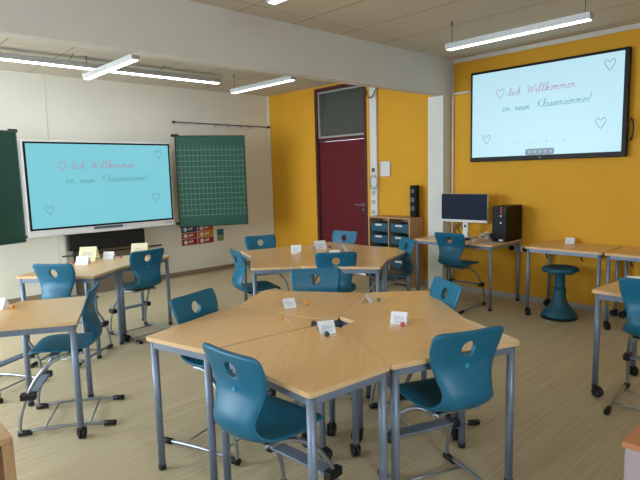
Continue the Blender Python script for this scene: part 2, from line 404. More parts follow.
# ------------------------------------------------------------------ handwriting strokes (letters on an x-height of 1)
G = {
 'l': (.62, [[(0, .05), (.3, .8), (.5, 1.7), (.38, 2.05), (.24, 1.7), (.22, .4), (.36, .02), (.62, .12)]]),
 'i': (.5, [[(0, .3), (.2, 1), (.2, .55), (.2, .12), (.3, .0), (.5, .12)], [(.27, 1.45), (.29, 1.65)]]),
 'c': (.66, [[(.55, .8), (.4, 1), (.16, .8), (.1, .35), (.28, .02), (.66, .15)]]),
 'h': (.8, [[(0, .05), (.28, .8), (.46, 1.7), (.34, 2.05), (.22, 1.7), (.2, 0)], [(.2, .5), (.42, .98), (.58, .8), (.56, .3), (.66, .02), (.8, .12)]]),
 'W': (1.55, [[(0, 1.7), (.14, 1.95), (.2, 1.4), (.32, .05), (.5, .5), (.78, 1.6), (.84, .8), (.95, .05), (1.2, .9), (1.4, 1.9), (1.55, 1.95)]]),
 'k': (.75, [[(0, .05), (.28, .8), (.46, 1.7), (.34, 2.05), (.22, 1.7), (.2, 0)], [(.2, .45), (.5, .95), (.5, .6), (.25, .5)], [(.3, .5), (.5, .1), (.75, .12)]]),
 'o': (.72, [[(.45, .95), (.2, .95), (.08, .5), (.25, .03), (.5, .2), (.55, .7), (.42, .98), (.55, .85), (.72, .85)]]),
 'm': (1.15, [[(0, .6), (.14, 1), (.18, .7), (.16, 0)], [(.17, .5), (.36, 1), (.48, .8), (.48, 0)], [(.48, .5), (.68, 1), (.82, .8), (.82, .25), (.95, .02), (1.15, .12)]]),
 'n': (.82, [[(0, .6), (.14, 1), (.18, .7), (.16, 0)], [(.17, .5), (.36, 1), (.5, .8), (.5, .25), (.62, .02), (.82, .12)]]),
 'u': (.82, [[(0, .5), (.14, 1), (.14, .35), (.3, .02), (.46, .3), (.52, 1), (.52, .3), (.64, .02), (.82, .12)]]),
 'e': (.62, [[(0, .2), (.3, .5), (.44, .8), (.3, 1), (.14, .8), (.12, .3), (.3, .02), (.62, .18)]]),
 'K': (1.2, [[(.25, 1.95), (.22, 1), (.2, 0)], [(.95, 1.9), (.6, 1.3), (.25, .95)], [(.3, 1), (.65, .5), (.9, .05), (1.2, .12)]]),
 'a': (.78, [[(.48, .9), (.25, 1), (.08, .6), (.16, .08), (.4, .2), (.5, .95), (.48, .3), (.58, .02), (.78, .12)]]),
 's': (.58, [[(0, .1), (.3, .98), (.42, .5), (.3, .05), (.12, .1)], [(.3, .03), (.58, .12)]]),
 'z': (.66, [[(.05, .9), (.3, 1), (.5, .9), (.2, .4), (.08, .05), (.35, .08), (.66, .12)]]),
 'r': (.55, [[(0, .5), (.12, 1), (.2, .85), (.42, .85), (.36, .3), (.44, .05), (.55, .1)]]),
 '!': (.4, [[(.25, 2.1), (.16, .6)], [(.12, .12), (.13, .02)]]),
 '-': (.6, [[(.1, .5), (.5, .52)]]),
 ' ': (.9, [])}
def heart(cx, cz, s):
    return [(cx, cz-.5*s), (cx-.3*s, cz-.1*s), (cx-.45*s, cz+.25*s), (cx-.25*s, cz+.48*s), (cx, cz+.25*s), (cx+.25*s, cz+.5*s), (cx+.45*s, cz+.22*s), (cx+.28*s, cz-.12*s), (cx, cz-.5*s)]
def write(mb, text, x0, x1, z, xh, pen, y):
    tot = sum(G[c][0] for c in text); k = (x1-x0)/tot; x = x0
    for c in text:
        a, st = G[c]
        for p in st:
            mb.ribbon([(x+q.x*k+q.y*xh*.12, z+q.y*xh) for q in spline([Vector((u, v)) for u, v in p], 4)], pen, y)
        x += a*k
def screen_drawings(parent, x0, x1, z0, z1, y, pen, k=1.):
    """x0..x1, z0..z1 the lit area; drawing marks stand on plane y"""
    W, H = x1-x0, z1-z0; X = lambda u: x0+u*W; Z = lambda v: z1-v*H
    for wd_, u0, u1, v_, hh_, mm_ in (('-lich', .255, .365, .30, .042, 'ink_red'), ('Willkommen', .405, .725, .295, .044, 'ink_red'), ('im', .23, .295, .475, .038, 'ink_green'), ('neuen', .325, .43, .475, .038, 'ink_green'), ('Klassenzimmer!', .475, .82, .465, .042, 'ink_green')):
        a = MB(); write(a, wd_, X(u0), X(u1), Z(v_), H*hh_, pen, y); a.build('handwritten_word', M[mm_], parent)
    for u, v, s in ((.215, .265, .11), (.115, .79, .11), (.92, .12, .115), (.88, .70, .115)):
        MB().ribbon(spline([Vector(p) for p in heart(X(u), Z(v), H*s)], 4), pen, y).build('heart_drawing', M['ink_red'] if u == .215 else M['ink_grey'], parent)
    d = MB()
    for i in range(13):
        r_ = (.0035 if i % 4 else .007)*k
        d.lathe([(r_, y), (r_, y-.0015)], 8, (X(.325+.028*i), 0, Z(.85)), 'Y')
    d.build('menu_dots', M['ink_grey'], parent)

# pylon display at the front, centre of the chalkboard unit
DX0, DX1, DZ0, DZ1, DYF = 1.895, 3.90, .885, 2.11, 7.35
dis = empty('display_board', ((DX0+DX1)/2, DYF, DZ0), 0, 'large white framed interactive display between green chalkboard wings, showing a handwritten welcome', 'display')
W2, HH = (DX1-DX0)/2, DZ1-DZ0
MB().box(-W2, 0, 0, W2, .09, HH, .008).build('case', M['white'], dis)
MB().box(-W2+.018, -.006, .085, W2-.018, -.0005, HH-.022, .002).build('bezel', M['blackglass'], dis)
MB().box(-W2+.045, -.009, .11, W2-.045, -.0065, HH-.045).build('screen', M['screen_board'], dis)
screen_drawings(dis, -W2+.045, W2-.045, .11, HH-.045, -.0095, .007)
MB().box(-.25, -.03, .0, .45, -.001, .03, .004).build('pen_ledge', M['white'], dis)
MB().box(-.2, -.012, .045, .2, -.001, .075, .003).build('control_strip', M['hub'], dis)
for i in range(3): MB().lathe([(.008, -.001), (.008, -.006)], 12, (W2-.12+.03*i, 0, .05), 'Y').build('button', M['hub'], dis)
col = empty('pylon_stand', (2.9, YF, 0), 0, 'grey brown pylon column and black lift box under the welcome display', 'stand')
MB().box(-.42, -.22, 0, .42, -.02, .62, .01).build('cabinet', mat('grey_brown_panel', srgb(128, 116, 100), .6, vary=.05), col)
for s in (-1, 1): MB().box(s*.5-.05, -.3, 0, s*.5+.05, -.016, 1.95, .005).build('post', M['base'], col)
MB().box(-.53, -.40, .655, .53, -.302, .865, .01).build('lift_box', M['black'], col)
MB().box(-.40, -.339, 1.0, .40, -.301, 1.8).build('bracket', M['hub'], col)
tb = MB().tube([(-.63, -.40, .6), (.78, -.40, .6)], .011).build('tray_rail', M['black'], col)
for x in (-.45, .45): MB().box(x-.015, -.40, .58, x+.015, -.301, .61).build('rail_arm', M['black'], col)
def wing(x, y, rz, Wd, side, m, label):
    e = empty('chalkboard_wing', (x, y, .84), rz, label, 'chalkboard', 'chalkboard wings')
    a, b = (0, Wd) if side > 0 else (-Wd, 0)
    MB().box(a, .002, 0, b, .028, 1.37, .002).build('board', m, e)
    f = MB(); t = .012
    for q in ((a, -t, b, 0), (a, 1.37, b, 1.37+t), (a-t, -t, a, 1.37+t), (b, -t, b+t, 1.37+t)): f.box(q[0], -.002, q[1], q[2], .03, q[3])
    f.build('rim', M['hub'] if side < 0 else M['darkgap'], e)
    for zz in (1.345, .01): MB().box(-.06, .0305, zz+.02, .05, .055, zz+.06).build('hinge', M['black'], e)
    return e
wing(4.02, 7.40, R(-25), 1.04, 1, M['chalk_grid'], 'green chalkboard wing ruled with a pale grid, right of the display')
wing(1.875, 7.46, R(18), 1.04, -1, M['chalk'], 'plain dark green chalkboard wing cut by the left picture edge')

# wall screen on the yellow wall
TY0, TY1, TZ0, TZ1 = 3.629, 1.846, 1.69, 2.778
tv = empty('wall_screen', (XR-.08, (TY0+TY1)/2, TZ0), R(-90), 'large black framed wall screen with a handwritten welcome on the yellow wall', 'screen')
W2, HH = (TY0-TY1)/2, TZ1-TZ0
MB().box(-W2, 0, 0, W2, .06, HH, .006).build('case', M['blackglass'], tv)
MB().box(-W2+.03, -.003, .055, W2-.045, -.0005, HH-.03).build('screen_face', M['screen_tv'], tv)
screen_drawings(tv, -W2+.03, W2-.045, .055, HH-.03, -.0033, .006)
p = rounded([(-.11, .057), (.225, .057), (.225, .128), (-.11, .128)], .034)
b_ = MB(); vs = [(x, z) for x, z in p]
lo = [b_.bm.verts.new((x-.06, -.0036, z)) for x, z in vs]; hi = [b_.bm.verts.new((x-.06, -.006, z)) for x, z in vs]
b_.bm.faces.new(lo); b_.bm.faces.new(hi[::-1])
for i in range(len(vs)): b_.bm.faces.new((lo[i], lo[(i+1) % len(vs)], hi[(i+1) % len(vs)], hi[i]))
tool = b_.build('toolbar', M['tool_grey'], tv)
ic = MB()
for i in range(5): ic.lathe([(.019, -.0062), (.019, -.0078)], 14, (-.118+i*.061, 0, .0925), 'Y')
ic.build('toolbar_icon', emis('toolbar_icon_light', srgb(150, 178, 190), .6), tool)
MB().lathe([(.006, -.001), (.006, -.004)], 10, (0, 0, .025), 'Y').build('power_light', M['white'], tv)
MB().box(-.3, .0605, .3, .3, .079, .8).build('wall_bracket', M['hub'], tv)
o = MB().tube(spline([(-.02, 0, .1), (-.05, -.03, .05), (-.05, -.03, -.06), (-.02, 0, -.12)]), .008, 8).build('cable', M['black'], None, (XR-.005, TY1-.02, TZ0+.28))
tag(o, 'short black cable behind the right edge of the wall screen', 'cable')

# ------------------------------------------------------------------ lamps
def lamp_parts(L, name, label, loc, rz, group, drop):
    e = empty(name, loc, rz, label, 'ceiling lamp', group)
    pr = [(-.045, .05), (.045, .05), (.035, .0), (-.035, .0)]
    b = MB(); A = [b.bm.verts.new((x, -L/2, z)) for x, z in pr]; B = [b.bm.verts.new((x, L/2, z)) for x, z in pr]
    b.bm.faces.new(A); b.bm.faces.new(B[::-1])
    for i in range(4): b.bm.faces.new((A[i], A[(i+1) % 4], B[(i+1) % 4], B[i]))
    b.build('housing', M['alu'], e)
    MB().box(-.028, -L/2+.012, -.006, .028, L/2-.012, -.0005, .002).build('diffuser', M['lamp'], e)
    for s in (-1, 1):
        w_ = MB().tube([(0, s*(L/2-.05), .051), (0, s*(L/2-.05), drop)], .0035, 6).build('suspension_cable', M['hub'], e)
        MB().lathe([(0.010, drop-.035), (.010, drop-.0005)], 10, (0, s*(L/2-.05), 0)).build('ceiling_cap', M['hub'], w_)
    return e
LZ = 2.75
grp = 'short pendant strip lamps'
l0 = lamp_parts(1.32, 'strip_lamp', 'strip lamp hanging in front of the wall screen', (4.58, 2.345, LZ), 0, grp, HC-LZ)
for x, y, lb in ((2.37, 2.29, 'strip lamp cut off by the top picture edge'), (2.41, 5.78, 'strip lamp crossing in front of the long board lamp, left rear'), (4.41, 5.75, 'strip lamp hanging behind the beam near the yellow wall')):
    c = copy_tree(l0); c.location = (x, y, LZ); c['label'] = lb
bl = empty('board_lamp', (2.0, 6.505, 2.885), R(90), 'long strip lamp on slanting arms along the front wall', 'ceiling lamp')
L = 4.5
b = MB().box(-.06, -L/2, 0, .06, L/2, .06, .008); b.build('housing', M['alu'], bl)
MB().box(-.036, -L/2+.01, -.008, .036, L/2-.02, -.0005, .004).build('diffuser', M['lamp_board'], bl)
for yy in (.55, -.25, -1.35):
    MB().tube([(-.02, yy, .061), (-.20, yy, .114)], .004, 6).build('slanting_arm', M['hub'], bl)

# ------------------------------------------------------------------ puzzle tables
RC, RS, RH, DA = 1.004, .752, .12, -.192
def pol(r_, a): return Vector((r_*math.cos(a), r_*math.sin(a)))
# the table outline with its free corner A pointing along angle 0 and the cluster centre at the origin
A_ = pol(RC, 0); E_ = pol(RS, -R(36)+DA); S_ = pol(RS, R(36)+DA); H0 = pol(RH, -R(36)+DA); H1 = pol(RH, R(36)+DA)
CEN = Vector((.6, 0))
POLY = [p-CEN for p in (H0, E_, A_, S_, H1)]
def inset(poly, d):
    out = []; n = len(poly)
    for i in range(n):
        p, a, b = poly[i], poly[i-1], poly[(i+1) % n]
        u = (p-a).normalized(); v = (b-p).normalized()
        n1 = Vector((-u.y, u.x)); n2 = Vector((-v.y, v.x)); m_ = (n1+n2).normalized()
        out.append(p+m_*d/max(.35, m_.dot(n1)))
    return out
def caster(parent, x, y, rot=0):
    f = MB().box(-.018, -.022, .062, .018, .022, .082, .003).box(-.012, -.026, .03, .022, -.02, .07).box(-.012, .02, .03, .022, .026, .07)
    c = f.build('caster', M['black'], parent, (x, y, 0)); c.rotation_euler.z = rot
    # (a part may only go one level deeper, so the wheel is joined to its fork here)
    return c
def caster_mesh():
    f = MB()
    f.lathe([(.02, .066), (.02, .088)], 14)
    f.box(-.004, -.027, .03, .03, -.0215, .072, .002).box(-.004, .0215, .03, .03, .027, .072, .002).box(-.006, -.027, .062, .03, .027, .072, .002)
    for s in (-1, 1): f.lathe([(.033, s*.004), (.036, s*.008), (.036, s*.016), (.033, s*.02)], 20, (.02, 0, .0362), 'Y')
    bmesh.ops.recalc_face_normals(f.bm, faces=f.bm.faces)
    n0 = len(f.bm.faces)
    for s in (-1, 1): f.lathe([(.017, s*.0195), (.015, s*.0235)], 16, (.02, 0, .0362), 'Y')
    f.bm.faces.ensure_lookup_table()
    for fc in f.bm.faces[n0:]: fc.material_index = 1
    me = bpy.data.meshes.new('caster'); bmesh.ops.recalc_face_normals(f.bm, faces=f.bm.faces); f.bm.to_mesh(me); f.bm.free()
    me.materials.append(M['black']); me.materials.append(M['hub'])
    return me
CASTER = caster_mesh()
def add_leg(parent, x, y, wheel, top=TZ-.022, r_=.0195, rot=0):
    z0 = .085 if wheel else .022
    l = MB().tube([(0, 0, z0), (0, 0, top)], r_, 16).build('leg', M['steel'], parent, (x, y, 0))
    if wheel:
        c = bpy.data.objects.new('caster', CASTER); C.objects.link(c); c.parent = l; c.rotation_euler.z = rot
    else:
        MB().lathe([(.016, 0), (.021, .004), (.021, .03)], 16).build('foot_cap', M['black'], l)
    return l
def rails(poly, z0, z1, w_):
    b = MB(); n = len(poly)
    for i in range(n):
        p, q = poly[i], poly[(i+1) % n]; d = (q-p).normalized(); nn = Vector((-d.y, d.x))*w_/2
        b.prism([tuple(v) for v in (p-nn, q-nn, q+nn, p+nn)], z0, z1)
    return b
def top_board(poly, parent, thick=.022):
    o = MB().prism(rounded([tuple(p) for p in poly], .018), TZ-thick, TZ, .0015, 1).build('tabletop', [M['wood'], M['edge']], parent)
    for f_ in o.data.polygons:
        if abs(f_.normal.z) < .5: f_.material_index = 1
    return o
def puzzle_table(label):
    e = empty('puzzle_table', (0, 0, 0), 0, label, 'table', 'five sided puzzle tables')
    top_board(inset(POLY, .001), e)
    rp = inset(POLY, .030)
    rails(rp, TZ-.062, TZ-.0225, .024).build('frame', M['steel'], e)
    lg = inset(POLY, .034)
    for i, wheel in ((1, True), (2, False), (3, False)):
        add_leg(e, lg[i].x, lg[i].y, wheel, TZ-.023, .0195, R(40*i))
    hm = lg[0]+Vector((.03, .015)); add_leg(e, hm.x, hm.y, True, TZ-.023, .0195, 2.2)
    return e
proto = puzzle_table('x')
def place_table(cx, cy, ang, label, first=False):
    """cx, cy: the point the narrow end of the table points to; ang: direction of the free corner"""
    t_ = proto if first else copy_tree(proto)
    t_.location = (cx+CEN.x*math.cos(ang), cy+CEN.x*math.sin(ang), 0); t_.rotation_euler = (0, 0, ang)
    t_['label'] = label
    return t_
HX, HY, PH = 2.066, 2.105, -2.446
place_table(HX, HY, PH, 'beech table of the near table cluster, nearest the camera', True)
for i, lb in ((1, 'front right table of the near table cluster, with the pink lollipop'), (2, 'right rear table of the near table cluster, with the green lollipop'), (3, 'far left rear table of the near table cluster, bearing the yellow lollipop'), (4, 'left table of the near table cluster, its corner at the left')):
    place_table(HX-(.02 if i == 4 else 0), HY+(.02 if i == 4 else 0), PH+i*2*PI/5, lb)
BX, BY, BP = 3.80, 4.01, R(-102.6)
for i, lb in enumerate(('front right table of the rear table cluster, with a free front corner', 'right table of the rear table cluster, pointing to the tray cabinet', 'far table of the rear table cluster in front of the red door', 'far left table of the rear table cluster near the yellow corner', 'near left table of the rear table cluster with free left corner')):
    place_table(BX, BY, BP+i*2*PI/5, lb)
place_table(1.82, 5.70, R(-97), 'left table of the pair below the welcome display')
place_table(1.82, 5.70, R(-26), 'right table of the pair below the welcome display')
def place_by_edge(Ex, Ey, direction, label):
    d0 = math.atan2((POLY[2]-POLY[1]).y, (POLY[2]-POLY[1]).x); ang = direction-d0
    v = Matrix.Rotation(ang, 2) @ (E_); place_table(Ex-v.x, Ey-v.y, ang, label)
place_by_edge(1.058, 3.262, R(65.5), 'table cut off by the left picture edge')
place_by_edge(3.79, 1.335, R(-89), 'table cut off by the right picture edge')

def rect_table(x0, y0, x1, y1, wheels, label, group, name='side_table', hooks=True, z=TZ):
    cx, cy = (x0+x1)/2, (y0+y1)/2
    e = empty(name, (cx, cy, 0), 0, label, 'table', group)
    hx, hy = (x1-x0)/2, (y1-y0)/2
    P = [Vector(p) for p in ((-hx, -hy), (hx, -hy), (hx, hy), (-hx, hy))]
    top_board(P, e)
    rails(inset(P, .034), TZ-.058, TZ-.0225, .024).build('frame', M['steel'], e)
    for i, p in enumerate(inset(P, .034)): add_leg(e, p.x, p.y, wheels, TZ-.023, .0175, 1.3*i)
    if hooks:
        for s in (-.4, .35):
            MB().tube(spline([(-hx+.06, s*hy*1.2, TZ-.058), (-hx+.03, s*hy*1.2, TZ-.075), (-hx+.0, s*hy*1.2-.03, TZ-.10)]), .007, 8).build('bag_hook', M['black'], e)
    return e
rect_table(5.38, 2.945, 6.10, 4.01, False, 'beech computer desk carrying the monitor and black tower', None, 'computer_desk', False)
g2 = 'small wheeled tables along the yellow wall'
rect_table(5.50, 1.85, 6.10, 2.635, True, 'wheeled beech table above the teal stool', g2)
rect_table(5.50, 1.05, 6.10, 1.83, True, 'wheeled beech table at the right picture edge against the wall', g2)

# ------------------------------------------------------------------ chairs
def make_shell():
    # profile (x forward, z up) from the seat's front lip to the top of the back, with half width and side curl
    K = [(.142, .504, .158, .0), (.130, .518, .176, .0), (.085, .527, .188, .002), (.01, .520, .192, .005), (-.07, .511, .188, .008), (-.15, .509, .178, .012),
         (-.212, .520, .164, .016), (-.252, .551, .148, .018), (-.264, .592, .137, .018), (-.252, .634, .136, .016), (-.230, .675, .146, .013), (-.216, .715, .161, .010),
         (-.216, .755, .175, .009), (-.225, .797, .186, .008), (-.237, .835, .189, .007), (-.247, .863, .189, .006), (-.253, .879, .184, .006), (-.257, .888, .168, .006)]
    path = spline([Vector(k[:2]+(0,)) for k in K], 3); wid = spline([Vector((k[2], k[3], 0)) for k in K], 3)
    N = 20; b = MB(); T = []; Bo = []
    th = .011
    for i, p in enumerate(path):
        a = path[max(i-1, 0)]; c = path[min(i+1, len(path)-1)]; t = (c-a).normalized()
        nrm = Vector((t.y, -t.x, 0))       # towards the sitter: up on the seat, forward on the back
        if i < 3: nrm = nrm
        nrm = -nrm if nrm.y < 0 and i < len(path)//3 else nrm
        T.append([]); Bo.append([])
        for j in range(N+1):
            s = (j/N*2-1); y = s*wid[i].x; curl = wid[i].y*(abs(s)**2.2)*1.6
            fade = 1 - max(0, abs(s)-.8)/.2*.6
            for row, sg in ((T, 1), (Bo, -1)):
                q = p+nrm*(curl+sg*th*fade)
                row[-1].append(b.bm.verts.new((q.x, y, q.y)))
    n = len(path)
    for i in range(n-1):
        for j in range(N):
            b.bm.faces.new((T[i][j], T[i][j+1], T[i+1][j+1], T[i+1][j]))
            b.bm.faces.new((Bo[i][j], Bo[i+1][j], Bo[i+1][j+1], Bo[i][j+1]))
        for j in (0, N): b.bm.faces.new((T[i][j], T[i+1][j], Bo[i+1][j], Bo[i][j]))
    for i in (0, n-1):
        for j in range(N): b.bm.faces.new((T[i][j], T[i][j+1], Bo[i][j+1], Bo[i][j]))
    for f in b.bm.faces: f.smooth = True
    o = b.build('seat_shell', M['shell'])
    cut = MB(); cz, cx = .81, -.22
    ring = [(0.037*math.cos(2*PI*k/28), .037*math.sin(2*PI*k/28)) for k in range(28)]
    A = [cut.bm.verts.new((-.45, y, cz+z)) for y, z in ring]; B = [cut.bm.verts.new((.0, y, cz+z)) for y, z in ring]
    cut.bm.faces.new(A); cut.bm.faces.new(B[::-1])
    for k in range(28): cut.bm.faces.new((A[k], A[(k+1) % 28], B[(k+1) % 28], B[k]))
    co = cut.build('cutter', M['shell'])
    md = o.modifiers.new('b', 'BOOLEAN'); md.object = co; md.operation = 'DIFFERENCE'; md.solver = 'EXACT'
    dg = bpy.context.evaluated_depsgraph_get(); dg.update()
    me = bpy.data.meshes.new_from_object(o.evaluated_get(dg)); me.name = 'seat_shell'
    o.modifiers.clear(); o.data = me; bpy.data.objects.remove(co)
    return o
def make_chair():
    e = empty('classroom_chair', (0, 0, 0), 0, 'x', 'chair', 'teal shell chairs on sled frames')
    sh = make_shell(); sh.parent = e
    MB().lathe([(.010, -.0), (.010, .004)], 14, (-.231, 0, .725), 'X').build('maker_badge', mat('badge_blue', srgb(60, 150, 190), .4), sh)
    f = MB()
    for s in (-1, 1):
        y = s*.205
        pts = [(-.33, y, .02), (-.08, y, .034), (.10, y, .032), (.20, y, .022)]
        f.tube(spline(pts, 4), .0115, 10)
        up = [(.215, y, .028), (.212, y*.99, .10), (.176, y*.97, .22), (.128, y*.93, .32), (.07, y*.85, .40), (.0, y*.72, .455), (-.08, y*.6, .478), (-.17, y*.5, .478)]
        f.tube(spline(up, 4), .0115, 10)
    f.tube([(.08, -.205, .03), (.08, .205, .03)], .007, 8).tube([(-.19, -.205, .026), (-.19, .205, .026)], .007, 8)
    f.box(-.15, -.13, .470, -.09, .13, .484, .003).box(-.02, -.13, .468, .04, .13, .482, .003)
    f.build('sled_frame', M['chrome'], e)
    MB().box(-.16, -.11, .4845, -.08, .11, .490, .002).build('mounting_pad', M['black'], e)
    ft = MB().box(.115, -.178, .248, .19, .178, .262, .004).build('footrest', M['steel'], e)
    for s in (-1, 1):
        MB().box(.108, s*.196-.022, .232, .20, s*.198+.022, .277, .008).build('footrest_bracket', M['black'], ft)
        MB().tube([(.228, s*.205, .0205), (.15, s*.205, .0215)], [.0205, .0165], 10).build('front_shoe', M['black'], e)
        MB().tube([(-.355, s*.205, .0185), (-.28, s*.205, .0225)], [.0175, .0175], 10).build('rear_shoe', M['black'], e)
    return e
chair = make_chair()
used = []
def place_chair(bx, by, facing, label):
    """bx, by: where the top of the backrest stands; facing in degrees"""
    c = chair if not used else copy_tree(chair); used.append(1)
    a = R(facing); c.location = (bx*1.015+.25*math.cos(a), by*1.015+.25*math.sin(a), 0); c.rotation_euler = (0, 0, a); c['label'] = 'teal '+label
    return c
place_chair(1.135, 1.765, 4, 'chair nearest the camera, back turned, left of the near table cluster')
place_chair(2.01, 1.197, 68, 'chair with its back to the camera right of the near table cluster')
place_chair(1.585, 2.83, -73, 'chair across the left rear edge of the near table cluster')
place_chair(2.638, 2.868, 233, 'chair facing the camera behind the near table cluster')
place_chair(2.857, 1.858, 150, 'chair at the right end of the near table cluster')
place_chair(3.286, 3.294, 48, 'chair back at the near edge of the rear table cluster')
place_chair(2.79, 4.14, -18, 'chair seen from its side at the left of the rear table cluster')
place_chair(3.696, 4.955, 250, 'chair behind the rear table cluster in front of the cream wall')
place_chair(4.59, 4.43, 186, 'chair behind the rear table cluster in front of the red door')
place_chair(4.45, 3.38, 150, 'chair seen from its side right of the rear table cluster')
place_chair(1.38, 4.77, 38, 'chair with its bright back to the camera at the left table below the display')
place_chair(2.30, 4.90, 97, 'chair with its dark back to the camera at the right table below the display')
place_chair(1.27, 3.53, 150, 'chair seen from its side at the table cut by the left edge')
place_chair(.75, 4.75, -60, 'chair of which only a sliver shows at the left picture edge')
place_chair(5.08, 3.31, 2, 'chair at the computer desk')
place_chair(3.63, .925, 5, 'chair cut off by the right picture edge')

# wobble stool
st = empty('wobble_stool', (5.65, 2.305, 0), 0, 'teal plastic wobble stool with domed foot, in front of a side table', 'stool')
MB().lathe([(.178, 0), (.185, .006), (.183, .018), (.165, .02)], 40).build('rubber_ring', M['black'], st)
MB().lathe([(.168, .0205), (.180, .03), (.176, .05), (.15, .085), (.118, .12), (.09, .155), (.07, .20), (.062, .25), (.06, .33)], 40).build('base', M['stool'], st)
MB().lathe([(.055, .3305), (.052, .34), (.052, .485), (.075, .498)], 32).build('column', M['stool'], st)
se = MB().lathe([(.08, .4985), (.15, .503), (.172, .512), (.182, .527), (.182, .540), (.17, .549), (.12, .546), (.04, .538)], 60)
for v in se.bm.verts:
    a_ = math.atan2(v.co.y, v.co.x); r_ = math.hypot(v.co.x, v.co.y)
    if r_ > .14 and v.co.z < .53: v.co.z -= .014*(.5+.5*math.cos(6*a_))
se.build('seat', M['stool'], st)

# ------------------------------------------------------------------ tray cabinet, speaker, computer
cab = empty('tray_cabinet', (6.0, 4.76, 0), 0, 'beech cabinet of teal pull-out trays against the yellow wall', 'cabinet')
x0, x1, hy, ch = -.20, .11, .37, .965
f = MB()
for yy in (-hy, -.009, hy-.018): f.box(x0, yy, .0, x1, yy+.018, ch-.02)
f.box(x0, -hy, ch-.0195, x1, hy, ch).box(x0, -hy+.018, .05, x1, -.009, .068).box(x0, .009, .05, x1, hy-.018, .068).box(x1-.01, -hy+.018, .07, x1-.002, hy-.018, ch-.02)
f.build('carcass', M['woodside'], cab)
for cy in (-.1805, .1805):
    for k in range(5):
        z = .08+k*.168
        tr = MB().box(x0+.012, cy-.155, z, x1-.03, cy+.155, z+.125, .008).build('tray', M['tray'], cab)
        MB().box(x0-.006, cy-.06, z+.085, x0+.0115, cy+.06, z+.112, .004).build('handle_label', M['white'], tr)
sp = empty('loudspeaker', (6.00, 4.452, ch), 0, 'slim black loudspeaker standing on the tray cabinet', 'loudspeaker')
MB().box(-.05, -.05, .0, .05, .05, .44, .015).build('case', M['pc'], sp)
for z, r_ in ((.36, .03), (.24, .036), (.12, .036)):
    d = MB().lathe([(r_, -.0505), (r_, -.058), (r_*.6, -.053)], 20, (0, 0, z), 'X').build('driver', M['hub'], sp)
mon = empty('computer_monitor', (5.78, 3.545, TZ), R(-86), 'flat monitor with dark screen and white lower edge on the computer desk', 'monitor')
MB().box(-.12, -.09, 0, .12, .11, .012, .005).build('foot', M['white'], mon)
MB().box(-.035, .03, .012, .035, .05, .36, .004).build('stand', M['white'], mon)
MB().box(-.305, -.01, .195, .305, .028, .545, .006).build('case', M['white'], mon)
MB().box(-.303, -.0135, .228, .303, -.0105, .543).build('screen', M['monitor'], mon)
MB().box(-.012, .0255, .13, .012, .0295, .16).build('logo_patch', M['monitor'], mon)
pc = empty('computer_tower', (5.87, 3.025, TZ), R(0), 'black computer tower with a red stripe on the desk corner', 'computer')
MB().box(-.19, -.09, .0, .19, .09, .41, .008).build('case', M['pc'], pc)
MB().box(-.1945, -.03, .33, -.1905, -.015, .41).build('red_stripe', M['redplastic'], pc)
for z in (.30, .22): MB().lathe([(.010, -.1905), (.010, -.194)], 12, (0, -.02, z), 'X').build('button', M['chrome'], pc)
MB().box(-.193, -.05, .01, -.1905, .0, .03).build('badge', M['white'], pc)
tag(MB().box(-.07, -.2, 0, .07, .2, .018, .005).build('keyboard', M['pc'], None, (5.62, 3.60, TZ)), 'black keyboard in front of the monitor', 'keyboard')
mo = MB().lathe([(.005, .0), (.03, .002), (.032, .012), (.026, .024), (.01, .031)], 20); mo.bm.verts.ensure_lookup_table()
for v in mo.bm.verts: v.co.x *= 1.6
tag(mo.build('mouse', M['white'], None, (5.60, 3.28, TZ)), 'white computer mouse beside the keyboard', 'mouse')
tag(MB().box(-.06, -.11, 0, .06, .11, .006).build('paper_sheet', M['base'], None, (5.58, 3.08, TZ)), 'grey sheet lying on the desk before the tower', 'paper')
ca = MB()
for k in range(4):
    q = [(random.uniform(-.05, .07), random.uniform(-.14, .14), .008+.05*random.random()) for _ in range(7)]
    ca.tube(spline(q, 6), .0055, 6)
tag(ca.build('cable_tangle', M['black'], None, (5.93, 3.27, TZ), ), 'black cables tangled between monitor and tower', 'cable')
ca = MB()
for k in range(3):
    q = [(random.uniform(-.04, .04), random.uniform(-.06, .08), .008+.09*random.random()) for _ in range(6)]
    ca.tube(spline(q, 6), .006, 6)
tag(ca.build('cable_tangle', M['white'], None, (5.74, 3.22, TZ), ), 'white cables lying beside the tower', 'cable')
ca = MB()
for k in range(3):
    q = [(random.uniform(0, .05), random.uniform(-.09, .09), .012+.2*random.random()) for _ in range(7)]
    ca.tube(spline(q, 6), .006, 6)
tag(ca.build('cable_tangle', mat('amber_cable', srgb(140, 100, 40), .5), None, (5.96, 3.72, TZ), ), 'dark amber cables hanging behind the left half of the monitor', 'cable')
sk = empty('power_strip', (6.106, 2.98, .64), 0, 'black power sockets on the wall under the computer desk corner', 'power strip')
MB().box(-.02, -.12, -.03, .02, .12, .03, .005).build('housing', M['white'], sk)
for yy in (-.088, .085): MB().lathe([(.032, -.0205), (.032, -.05)], 16, (0, yy, 0), 'X').build('plug', M['black'], sk)

